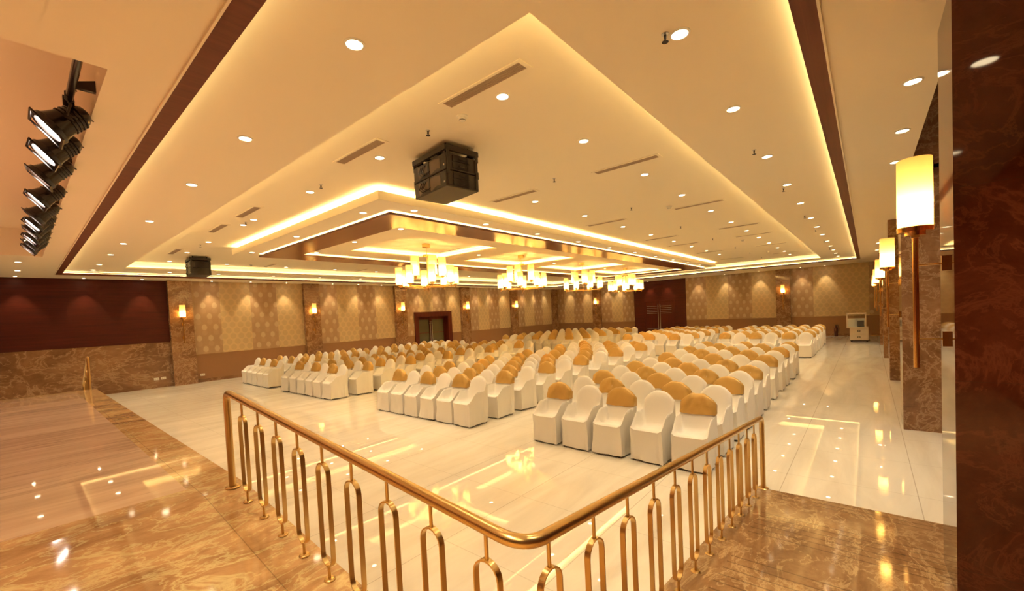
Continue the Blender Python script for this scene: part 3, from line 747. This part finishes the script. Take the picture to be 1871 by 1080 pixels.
for i, cx in enumerate(CHX):
    t = thing('chandelier', (cx, 9.45, ZD1), CH_LABELS[i], 'chandelier', 'row of four chandeliers', rz=0.25 + 0.35 * i)
    b = MB(); b.lathe([(0.11, 0), (0.11, -0.095), (0.10, -0.10)], M_BRASS, n=24); b.build('canopy', t, True)
    b = MB(); b.cyl((0, 0, -0.10), (0, 0, -1.28), 0.011, M_BRASS, 10); b.build('stem', t, True)
    b = MB(); b.lathe([(0.10, -0.30), (0.11, -0.33), (0.09, -0.36), (0.02, -0.37)], M_BRASS_B, n=20)
    b.lathe([(0.02, -1.15), (0.06, -1.17), (0.06, -1.21), (0.02, -1.24), (0.012, -1.33), (0.004, -1.36)], M_BRASS_B, n=16); b.build('hub', t, True)
    for tier, n, R, zarm, me, ho, zs, h in (('up', 5, 0.42, -0.335, SH_UP, HO_UP, -0.90, 0.53), ('low', 8, 0.78, -1.19, SH_LOW, HO_LOW, -1.13, 0.47)):
        for k in range(n):
            a = 2 * pi * (k + (0.3 if tier == 'up' else 0)) / n
            c, s_ = cos(a), sin(a)
            b = MB()
            if tier == 'up':
                b.box(0, 0, 0, 0, 0, 0, M_BRASS)
                b.v.clear(); b.f.clear(); b.m.clear()
                b.tube([(0.08 * c, 0.08 * s_, zarm), (0.27 * c, 0.27 * s_, zarm), (0.27 * c, 0.27 * s_, -0.93), (R * c, R * s_, -0.945)], 0.008, M_BRASS, 8)
            else:
                b.tube([(0.05 * c, 0.05 * s_, zarm), (R * c, R * s_, zarm)], 0.009, M_BRASS_B, 8)
                a2 = 2 * pi * (k + 1) / n
                b.tube([(0.62 * c, 0.62 * s_, zarm), (0.62 * cos(a2), 0.62 * sin(a2), zarm)], 0.007, M_BRASS_B, 6)
            b.build('arm', t, True)
            o = bpy.data.objects.new('shade', me); COL.objects.link(o); o.parent = t; o.location = (R * c, R * s_, zs); o['label'] = 'frosted glass cylinder shade'
            g = bpy.data.objects.new('shade_holder', ho); COL.objects.link(g); g.parent = o
            bulb(o, 0.13, BULB_POWER)

# ------------------------------------------------------------------ wall sconces
b = MB(); b.lathe([(0.092, 0), (0.0925, 0.2), (0.092, 0.475), (0.084, 0.475), (0.001, 0.470)], M_SHADE, n=24, cap=False); SC_SH = b.mesh('sconce_shade', True)
def sconce(x, y, rz, label, power):
    t = thing('wall_sconce', (x, y, 0), label, 'wall lamp', 'brass sconces on the marble pillars', rz)
    o = bpy.data.objects.new('shade', SC_SH); COL.objects.link(o); o.parent = t; o.location = (0, 0.15, 2.55); o['label'] = 'frosted glass cylinder shade'
    b = MB(); b.lathe([(0.03, -0.045), (0.055, -0.045), (0.055, -0.02), (0.094, -0.02), (0.097, 0.012), (0.09, 0.012)], M_BRASS_B, (0, 0.15, 2.55), 24); b.box(-0.022, 0.022, 0.128, 0.172, 2.49, 2.512, M_BRASS); b.build('shade_cup', t, True)
    b = MB(); b.cyl((0, 0.15, 1.59), (0, 0.15, 2.52), 0.017, M_BRASS_B, 16); b.build('pole', t, True)
    for z in (2.30, 1.79):
        b = MB(); b.cyl((0, 0.0, z), (0, 0.15, z), 0.006, M_BRASS_B, 10); b.box(-0.022, 0.022, 0.0, 0.024, z - 0.05, z + 0.05, M_BRASS_B); b.build('bracket', t, True, bevel=0)
    bulb(o, 0.13, power)
SCN = ['big brass sconce with cylinder shade on the dark pillar by the camera', 'brass sconce on the greyish pillar, second along the pillar row', 'brass sconce third along the row of marble pillars',
       'brass sconce fourth along the row of marble pillars', 'brass sconce at the far end of the marble pillar row']
for i, x in enumerate((4.05, 9.2, 14.25, 19.27, 24.36)): sconce(x, -0.41, 0.0, SCN[i], SCONCE_POWER)
for i, x in enumerate(PLX): sconce(x, 19.8, pi, 'lit sconce on the side wall pillar, %s from the stage' % ORD[i], SCONCE_POWER)
for y, nm in ((16.15, 'left'), (3.78, 'right')): sconce(XF - 0.2, y, pi / 2, 'lit sconce on the end wall pillar to the %s of the red doors' % nm, SCONCE_POWER)

# ------------------------------------------------------------------ hung loudspeakers
def speaker(loc, rz, label):
    t = thing('hung_speaker', loc, label, 'loudspeaker', 'line array speakers hung from the ceiling', rz)
    # local: x depth 0..0.5, y width 0..0.75, z from -0.56 to 0
    b = MB(); b.ring((-0.01, 0.51, -0.01, 0.76), (0.03, 0.47, 0.03, 0.72), -0.12, -0.055, M_SPEAKER)
    for x, y in ((0.08, 0.1), (0.08, 0.65), (0.42, 0.1), (0.42, 0.65)): b.cyl((x, y, -0.13), (x, y, 0.0), 0.012, M_BLACK, 8)
    b.box(0.03, 0.47, 0.22, 0.26, -0.11, -0.07, M_SPEAKER); b.box(0.03, 0.47, 0.5, 0.54, -0.11, -0.07, M_SPEAKER)
    b.build('rigging_frame', t, bevel=0.004)
    for z in (-0.355, -0.56):
        b = MB(); b.box(0, 0.5, 0, 0.75, z, z + 0.20, M_SPEAKER)
        cab = b.build('speaker_cabinet', t, bevel=0.012)
        b = MB()
        pts = [(-0.004, 0.12 + 0.50 * k / 8, z + 0.03 + 0.02 * sin(k * 1.3)) for k in range(9)] + [(-0.004, 0.64 - 0.52 * k / 8, z + 0.165 + 0.012 * cos(k * 1.1)) for k in range(9)]
        b.add(pts, [tuple(range(len(pts)))], M_SPKPANEL)
        b.box(-0.012, 0.0, 0.36, 0.40, z + 0.015, z + 0.185, M_SPEAKER)
        b.box(-0.006, 0.0, 0.03, 0.05, z + 0.05, z + 0.07, M_WHITEP)
        b.build('rear_panel', cab)
        b = MB()
        for y in (0.45, 0.5, 0.55):
            b.tube([(-0.008, y, z + 0.16), (-0.03, y + 0.03, z + 0.08), (-0.02, y - 0.04, z + 0.03), (-0.008, y - 0.1, z + 0.06)], 0.006, M_BLACK, 6)
        b.build('cable', cab, True)
        for k in range(2):
            z0 = z + 0.022 + 0.09 * k
            b = MB(); b.ring((0.10, 0.36, -0.012, -0.002), (0.13, 0.33, -0.012, -0.002), z0, z0 + 0.07, M_SPEAKER)
            b.box(0.13, 0.33, -0.006, 0.02, z0, z0 + 0.07, M_SPEAKER2); b.box(0.19, 0.27, -0.02, -0.004, z0 + 0.028, z0 + 0.042, M_SPEAKER)
            b.build('side_handle', cab)
        for x in (0.02, 0.44):
            b = MB(); b.box(x, x + 0.04, -0.015, 0.0, z + 0.02, z + 0.18, M_SPEAKER); b.build('rigging_rail', cab, bevel=0.003)
        b = MB(); b.box(0.497, 0.506, 0.04, 0.71, z + 0.015, z + 0.185, M_SPEAKER2); b.build('grille', cab)
        b = MB()
        for x, y in ((0.03, -0.012), (0.47, -0.012), (0.03, 0.762), (0.47, 0.762)): b.box(x - 0.02, x + 0.02, y - 0.008, y + 0.008, z + 0.155, z + 0.24, M_SPEAKER)
        b.build('rigging_link', t)
speaker((3.48, 3.87, ZC), radians(-7), 'dark line array speaker hung near the camera in the raised tray')
speaker((3.42, 15.05, ZC), radians(-4), 'dark line array speaker hung at the far end of the tray')

# ------------------------------------------------------------------ stage lamps on their pipe
t = thing('lighting_bar', (0.40, 4.15, 4.03), 'dark steel pipe carrying the stage lamps along the ceiling recess', 'lighting bar')
b = MB(); b.tube([(0, 0, 0), (0, 8.6, 0)], 0.026, M_BLACK, 16, False); b.lathe([(0.022, 0), (0.022, 0.4)], M_SPEAKER2, (0, 0.004, 0), 12, (0, 1, 0)); b.build('pipe', t, True)
for y in (0.5, 2.6, 4.8, 7.0, 8.4):
    b = MB(); b.add([(0, y, -0.02), (0, y + 0.04, -0.02), (0.13, y + 0.04, -0.02), (0.13, y, -0.02), (0, y, 0.02), (0, y + 0.04, 0.02), (0.13, y + 0.04, 0.07), (0.13, y, 0.07)], [(0, 1, 2, 3), (4, 7, 6, 5), (0, 4, 5, 1), (1, 5, 6, 2), (2, 6, 7, 3), (3, 7, 4, 0)], M_BLACK); b.build('wall_bracket', t)
b = MB()
for k in range(11):
    y0 = 0.62 + 0.74 * k
    b.tube([(0.03 * cos(w * 0.9 + k), y0 + 0.03 * w, 0.034 * sin(w * 0.9 + k) - 0.01 * (w % 3)) for w in range(9)], 0.006, M_RUBBER, 5)
b.build('cable', t, True)
AIM = Vector((-0.76, 0.0, -0.65)).normalized()
def stage_lamp_parts():
    out = []
    c0 = Vector((-0.04, 0, -0.185)) - AIM * 0.17
    b = MB(); b.lathe([(0.025, -0.02), (0.06, -0.005), (0.082, 0.03), (0.092, 0.08), (0.098, 0.15), (0.112, 0.22), (0.122, 0.25), (0.132, 0.255), (0.132, 0.292), (0.104, 0.292), (0.100, 0.266)], M_BLACK, c0, 24, AIM)
    for k in range(4):
        e = AIM.cross(Vector((0, 1, 0))).normalized()
        b.lathe([(0.097 + 0.003 * k, 0), (0.097 + 0.003 * k, 0.008)], M_BLACK, c0 + AIM * (0.05 + 0.03 * k), 24, AIM)
    out.append(('lamp_body', b.mesh('lamp_body', True)))
    b = MB(); b.lathe([(0.102, 0.272), (0.07, 0.279), (0.03, 0.283)], M_GLOWS, c0, 24, AIM); out.append(('lens', b.mesh('lamp_lens', True)))
    e1 = Vector((0, 1, 0)) - AIM * AIM.y; e1.normalize(); e2 = AIM.cross(e1)
    b = MB(); cf = c0 + AIM * 0.30
    b.strip([cf + e1 * a * 0.125 + e2 * q * 0.125 for a, q in ((-1, -1), (1, -1), (1, 1), (-1, 1))], AIM, 0.012, 0.022, M_BLACK)
    out.append(('gel_frame', b.mesh('gel_frame')))
    b = MB(); piv = c0 + AIM * 0.15
    top = Vector((0, 0, -0.035))
    for s in (-1, 1):
        b.tube([piv + e1 * s * 0.10, piv + e1 * s * 0.14, Vector((0, s * 0.14, -0.075)), top + Vector((0, s * 0.02, -0.03))], 0.010, M_BLACK, 8)
    b.lathe([(0.025, 0), (0.025, 0.01)], M_BLACK, piv + e1 * 0.135, 12, e1); b.lathe([(0.025, 0), (0.025, 0.01)], M_BLACK, piv - e1 * 0.145, 12, e1)
    out.append(('yoke', b.mesh('yoke', True)))
    b = MB(); b.box(-0.034, 0.034, -0.022, 0.022, -0.07, 0.036, M_BLACK); b.cyl((0.03, 0, -0.05), (0.075, 0, -0.05), 0.010, M_BLACK, 8); out.append(('clamp', b.mesh('clamp')))
    b = MB(); q = c0 + AIM * 0.02
    b.tube(arc3(q, q + Vector((0.16, 0.06, -0.06)), Vector((0.03, 0.10, -0.02)), 10), 0.006, M_RUBBER, 6); out.append(('cable', b.mesh('lamp_cable', True)))
    return out
LP = stage_lamp_parts()
for i, y in enumerate((5.02, 5.78, 6.62, 7.75, 8.85, 9.55, 10.2, 10.95, 11.6, 12.2)):
    t = thing('stage_lamp', (0.40, y, 4.03), 'black stage lamp clamped to the ceiling pipe, %s from the camera' % ORD[i], 'stage light', 'black stage lamps on the pipe', rz=(0.0, 0.05, -0.08, 0.04, -0.12, 0.1, -0.03, 0.06, -0.1, 0.02)[i])
    for nm, me in LP:
        o = bpy.data.objects.new(nm, me); COL.objects.link(o); o.parent = t
    L = bpy.data.lights.new('stage_beam', 'SPOT'); L.energy = STAGE_POWER; L.color = (1.0, 0.62, 0.45); L.spot_size = radians(75); L.spot_blend = 0.8; L.shadow_soft_size = 0.1
    o = bpy.data.objects.new('stage_beam', L); COL.objects.link(o); o.parent = t
    o.location = Vector((-0.06, 0, -0.19)) + AIM * 0.18; o.rotation_euler = AIM.to_track_quat('-Z', 'Y').to_euler()

# ------------------------------------------------------------------ display cabinet, extinguisher, sockets
t = thing('display_cabinet', (25.4, 0.0, 0), 'cream drawer cabinet with a glass case on top by the end wall', 'cabinet')
b = MB(); b.box(0.0, 0.5, -0.03, 0.64, 0.09, 0.70, M_CREAMP); b.build('body', t, bevel=0.008)
b = MB(); b.box(0.03, 0.52, -0.08, 0.62, 0.045, 0.09, M_RUBBER)
for x in (0.06, 0.44):
    for y in (0.02, 0.58): b.cyl((x - 0.015, y, 0.03), (x + 0.02, y, 0.03), 0.03, M_RUBBER, 12)
b.build('castor_base', t)
for z0, z1 in ((0.38, 0.66), (0.12, 0.36)):
    b = MB(); b.box(-0.012, 0.0, 0.0, 0.61, z0, z1, M_CREAMP); d = b.build('drawer', t, bevel=0.004)
    zc = (z0 + z1) / 2; n = 20; vs, fs = [], []
    b = MB(); b.strip([(-0.026, 0.31 + 0.045 * cos(2 * pi * k / n), zc + 0.036 * sin(2 * pi * k / n)) for k in range(n)], (1, 0, 0), 0.028, 0.02, M_RUBBER); b.build('ring_handle', d)
b = MB(); w = 0.045
for y0, y1 in ((0.04, 0.04 + w), (0.76 - w, 0.76)):
    for x0 in (-0.06, 0.40): b.box(x0, x0 + w, y0, y1, 0.70, 1.36, M_CREAMP)
for z0 in (0.66, 1.31):
    b.ring((-0.06, 0.445, 0.04, 0.76), (-0.06 + w, 0.445 - w, 0.04 + w, 0.76 - w), z0, z0 + 0.05, M_CREAMP)
b.box(0.30, 0.32, 0.08, 0.72, 0.71, 1.10, M_WHITEP); b.box(-0.02, 0.40, 0.08, 0.72, 0.685, 0.705, M_WHITEP)
b.build('case_frame', t, bevel=0.003)
b = MB(); b.box(-0.042, -0.038, 0.085, 0.715, 0.71, 1.31, M_CLEAR); b.build('pane', t)
b = MB(); b.box(0.05, 0.25, 0.12, 0.36, 0.706, 1.0, M_SPEAKER2); b.box(0.04, 0.05, 0.135, 0.345, 0.74, 0.98, M_RUBBER)
tag(b.build('dark_box', None, bevel=0.01), 'dark box standing inside the glass case of the cream cabinet', 'box')
o = bpy.data.objects['dark_box']; o.location = (25.4, 0, 0)
t = thing('fire_extinguisher', (29.28, 1.33, 0), 'dark red fire extinguisher standing on the floor by the end wall', 'fire extinguisher')
b = MB(); b.lathe([(0.08, 0.0), (0.085, 0.02), (0.085, 0.44), (0.07, 0.49), (0.035, 0.52), (0.03, 0.55)], M_REDP, n=20); b.build('cylinder', t, True)
b = MB(); b.box(-0.02, 0.02, -0.03, 0.03, 0.55, 0.59, M_RUBBER); b.box(-0.012, 0.012, -0.13, 0.03, 0.60, 0.615, M_RUBBER); b.box(-0.012, 0.012, -0.10, 0.03, 0.635, 0.65, M_RUBBER); b.build('valve', t)
b = MB(); b.tube([(0, -0.03, 0.57), (-0.02, -0.11, 0.55), (-0.03, -0.13, 0.42), (-0.02, -0.11, 0.2)], 0.014, M_RUBBER, 8); b.build('hose', t, True)
for x, y, z, lab in ((3.27, 19.97, 0.33, 'white socket plate low on the marble by the corner pillar, outer one'), (3.47, 19.97, 0.335, 'white socket plate low on the marble, next to the pillar'), (4.68, 20.0, 0.29, 'white socket plate on the brown dado beside the pillar')):
    t = thing('wall_socket', (x, y, z), lab, 'socket', 'white wall sockets')
    b = MB(); b.box(-0.075, 0.075, -0.012, 0.0, -0.045, 0.045, M_WHITEP); b.build('plate', t, bevel=0.004)
    b = MB(); b.box(-0.045, -0.02, -0.016, -0.010, -0.02, 0.02, M_CREAMP); b.box(0.02, 0.045, -0.016, -0.010, -0.02, 0.02, M_CREAMP); b.build('switch', t)

# ------------------------------------------------------------------ chairs in stretch covers
def sm(a, b, x):
    t = min(1, max(0, (x - a) / (b - a))); return t * t * (3 - 2 * t)
def ch_h(s, t):      # height of the cover over depth s (0 front .. 0.5 back) and width t (-1..1)
    at = abs(t)
    e = sm(0.76, 0.97, at)
    seat = 0.456 - 0.045 * sm(0.02, 0.26, s) * (1 - at ** 4) - 0.02 * (1 - sm(0, 0.03, s))
    arm = 0.46 + 0.17 * sm(-0.01, 0.22, s)
    base = seat + (max(seat, arm) - seat) * e
    base += 0.06 * sm(0.24, 0.42, s) * (1 - e)
    bt = 0.775 + 0.125 * (1 - at ** 2.3)
    k = sm(0.335 + 0.075 * e, 0.462 + 0.012 * e, s)
    return base + (bt - base) * k
def rake(z): return 0.11 * max(0.0, z - 0.45)
SS = [0, 0.012, 0.035, 0.08, 0.13, 0.18, 0.23, 0.27, 0.31, 0.335, 0.355, 0.372, 0.388, 0.402, 0.416, 0.43, 0.446, 0.462, 0.48, 0.494, 0.5]
TT = [-1, -0.97, -0.92, -0.84, -0.74, -0.62, -0.46, -0.28, -0.1, 0.1, 0.28, 0.46, 0.62, 0.74, 0.84, 0.92, 0.97, 1]
HW = 0.218
def nz(p, f, seed): return noise.noise(Vector((p[0] * f + seed, p[1] * f + seed * 1.7, p[2] * f - seed)))
def cover_mesh(seed, detail=True):
    b = MB(); vs = []; fs = []
    ss = SS if detail else [SS[i] for i in (0, 2, 5, 8, 9, 12, 15, 17, 20)]
    tt = TT if detail else [TT[i] for i in (0, 2, 4, 6, 8, 9, 11, 13, 15, 17)]
    ns, nt = len(ss), len(tt)
    for s in ss:
        for t in tt:
            z = ch_h(s, t)
            edge = min(sm(0, 0.05, s), 1 - sm(0.95, 1.0, abs(t)) * 0.6)
            x, y = -0.25 + s + rake(z), HW * t * (1 - 0.03 * sm(0.6, 0.9, z))
            p = (x, y, z)
            w = 0.019 * nz((x, y * 1.4, z), 9, seed) * edge + 0.014 * nz((x * 2.0 + y, y - x, z), 16, seed + 3) * edge
            w += 0.012 * sin(38 * x + 20 * abs(y) + 3 * seed) * sm(0.45, 0.75, abs(t)) * (1 - sm(0.9, 1.0, abs(t))) * sm(0.02, 0.1, s)
            if z > 0.66: w *= 0.3
            vs.append((x + 0.3 * w, y, z - 0.004 + w))
    for i in range(ns - 1):
        for j in range(nt - 1):
            fs.append((i * nt + j, (i + 1) * nt + j, (i + 1) * nt + j + 1, i * nt + j + 1))
    per = [(0, j) for j in range(nt)] + [(i, nt - 1) for i in range(1, ns)] + [(ns - 1, j) for j in range(nt - 2, -1, -1)] + [(i, 0) for i in range(ns - 2, 0, -1)]
    N = len(per); prev = [i * nt + j for i, j in per]
    levels = (0.93, 0.8, 0.6, 0.4, 0.2, 0.08, 0.0) if detail else (0.8, 0.4, 0.0)
    for lv in levels:
        cur = []
        for i, j in per:
            s, t = ss[i], tt[j]
            zt = vs[i * nt + j][2]
            hem = 0.028 + 0.012 * nz((s * 3, t * 0.6, 0), 2.2, seed + 9)
            z = hem + (zt - hem) * lv
            x = -0.25 + s + rake(zt) * sm(0.35, 1.0, lv) * (1 if zt > 0.6 else 0.7)
            y = vs[i * nt + j][1] / (1 - 0.03 * sm(0.6, 0.9, zt))
            low = 1 - lv
            fl = 0.012 * low + 0.020 * low * nz((s * 2, t, lv * 0.25), 5.0, seed + 5) + 0.015 * nz((s * 4, t * 0.8, lv * 0.5), 7.0, seed + 7) * (0.3 + low)
            inn = -0.012 * sin(pi * min(1, lv)) if i == 0 else 0.0
            nx = -1 if i == 0 else (1 if i == ns - 1 else 0); ny = -1 if j == 0 else (1 if j == nt - 1 else 0)
            vs.append((x + nx * (fl + inn), y + ny * fl, z)); cur.append(len(vs) - 1)
        for k in range(N):
            q = (k + 1) % N
            fs.append((prev[k], prev[q], cur[q], cur[k]))
        prev = cur
    b.add(vs, [f[::-1] for f in fs], M_CLOTH)
    return b
def front_s(z, t):
    lo, hi = 0.30, 0.462
    for _ in range(18):
        m = (lo + hi) / 2
        if ch_h(m, t) < z: lo = m
        else: hi = m
    return (lo + hi) / 2
def cap_mesh(seed, detail=True, ruffle=1.0):
    b = MB(); vs, fs = [], []
    n = 15 if detail else 9
    us = [-1 + 2 * k / (n - 1) for k in range(n)]
    zb = 0.648
    rows = 7 if detail else 3
    for u in us:
        t = max(-1, min(1, u)); top = 0.775 + 0.125 * (1 - abs(t) ** 2.3) + 0.012
        line = []
        for k in range(rows):
            z = zb + (top - 0.02 - zb) * k / (rows - 1) + (0.008 * nz((t, 0, 0), 3, seed) if k == 0 else 0)
            s = front_s(min(z, top - 0.03), t) - 0.016
            line.append((s, z))
        line.append((0.445, top)); line.append((0.475, top)); line.append((0.516, top - 0.025))
        for k in range(rows - 1, -1, -1):
            line.append((0.516, zb + (top - 0.03 - zb) * k / (rows - 1)))
        for q, (s, z) in enumerate(line):
            x, y = -0.25 + s + rake(z), (HW + 0.008) * u
            f = min(1, max(0, (z - zb) / 0.06))
            w = ruffle * f * (0.010 * nz((x, y * 1.2, z * 2.2), 11, seed) + 0.008 * sin(14 * abs(u) + 30 * (z - 0.7) + seed) * (1 - abs(u)) * f)
            sgn = -1 if q < rows else (1 if q > rows + 2 else 0)
            vs.append((x + sgn * w, y, z + (w if sgn == 0 else 0.3 * w)))
    L = len(vs) // n
    for i in range(n - 1):
        for k in range(L - 1):
            fs.append((i * L + k, i * L + k + 1, (i + 1) * L + k + 1, (i + 1) * L + k))
    fs.append(tuple(range(L))[::-1]); fs.append(tuple((n - 1) * L + k for k in range(L)))
    b.add(vs, [f[::-1] for f in fs], M_GOLD)
    return b
COVERS = [cover_mesh(1.3 + 4.1 * k).mesh('slipcover', True, 60) for k in range(4)]
CAPS = [cap_mesh(0.7 + 2.9 * k, True, 0.55 + 0.45 * (k % 3)).mesh('gold_cap', True, 60) for k in range(4)]
b = MB(); b.hexa([(-0.016, -0.016, 0), (0.016, -0.016, 0), (0.016, 0.016, 0), (-0.016, 0.016, 0), (-0.022, -0.022, 0.42), (0.022, -0.022, 0.42), (0.022, 0.022, 0.42), (-0.022, 0.022, 0.42)], M_FOOT); LEG = b.mesh('chair_leg')
rnd = random.Random(7)
RX = [5.38, 6.16, 6.94, 7.71, 8.48, 9.27, 10.35, 11.40, 12.25, 13.20, 13.93]
def chair(x, y, gold, label, group, legs, jit=True):
    t = bpy.data.objects.new('covered_chair', None); t.empty_display_size = 0.1
    t.location = (x + 0.25 + rnd.uniform(-0.015, 0.015), y + rnd.uniform(-0.012, 0.012), 0); t.rotation_euler = (0, 0, rnd.uniform(-0.045, 0.045))
    COL.objects.link(t); tag(t, label, 'chair', group)
    def part(nm, me, loc=(0, 0, 0)):
        o = bpy.data.objects.new(nm, me); COL.objects.link(o); o.parent = t; o.location = loc
    part('slipcover', rnd.choice(COVERS))
    if gold: part('backrest_cap', rnd.choice(CAPS))
    if legs:
        for lx in (-0.215, 0.205):
            for ly in (-0.185, 0.185): part('leg', LEG, (lx, ly, 0))
def block(y_right, pitch, ncol, xs, odd, place, group, leg_rows, side='from the left', only=None):
    for r, x in enumerate(xs):
        for c in range(ncol):
            if only and not only(r, c): continue
            y = y_right + 0.218 + pitch * (ncol - 1 - c)
            gold = (r + c + odd) % 2 == 0
            lab = '%s white chair, %s row, %s from the left, %s' % ('gold-capped' if gold else 'plain', ORD[r], ORD[c], place)
            chair(x, y, gold, lab, group, r < leg_rows)
block(1.53, 0.56, 5, RX, 0, 'front block beside the brass railing', 'covered chairs in the block beside the railing', 11)
block(5.69, 0.53, 6, RX, 0, 'front block across the narrow aisle', 'covered chairs in the middle front block', 4)
block(11.07, 0.54, 6, RX, 0, 'front block beyond the wide aisle', 'covered chairs in the front block beyond the wide aisle', 3)
block(15.31, 0.53, 5, RX, 1, 'front block along the wallpapered wall', 'covered chairs in the block along the side wall', 2)
BX2 = [18.40 + 0.83 * k for k in range(8)]
BX1 = [17.85 + 0.84 * k for k in range(9)]
block(1.53, 0.55, 6, BX2, 0, 'rear block beside the marble pillars', 'covered chairs in the rear block by the pillars', 1)
block(5.60, 0.54, 6, BX1, 0, 'rear block before the red doors', 'covered chairs in the rear middle block', 0, only=lambda r, c: r == 0)
block(10.95, 0.54, 10, BX1, 0, 'rear block near the side wall', 'covered chairs in the rear wall-side block', 0, only=lambda r, c: r == 0 and c >= 6)
# the small rest of the two rear blocks
lowc = [cover_mesh(2.2 + 3.0 * k, False) for k in range(2)]; lowk = [cap_mesh(1.1 + k, False) for k in range(2)]
big = MB()
for yr, nc, first in ((5.60, 6, lambda r, c: r == 0), (10.95, 10, lambda r, c: r == 0 and c >= 6)):
    for r, x in enumerate(BX1):
        for c in range(nc):
            if first(r, c): continue
            ox, oy, a = x + 0.25 + rnd.uniform(-0.015, 0.015), yr + 0.218 + 0.54 * (nc - 1 - c), rnd.uniform(-0.04, 0.04)
            for src in [rnd.choice(lowc)] + ([rnd.choice(lowk)] if (r + c) % 2 == 0 else []):
                big.add([(ox + p[0] * cos(a) - p[1] * sin(a), oy + p[0] * sin(a) + p[1] * cos(a), p[2]) for p in src.v], src.f, src.mats[0])
tag(big.build('covered_chairs_rear', None, True, 60), 'rows of white covered chairs filling the two rear blocks before the doors', 'chairs', None, 'stuff')
S.cycles.use_denoising = True
S.cycles.max_bounces = 9
S.cycles.adaptive_threshold = 0.015
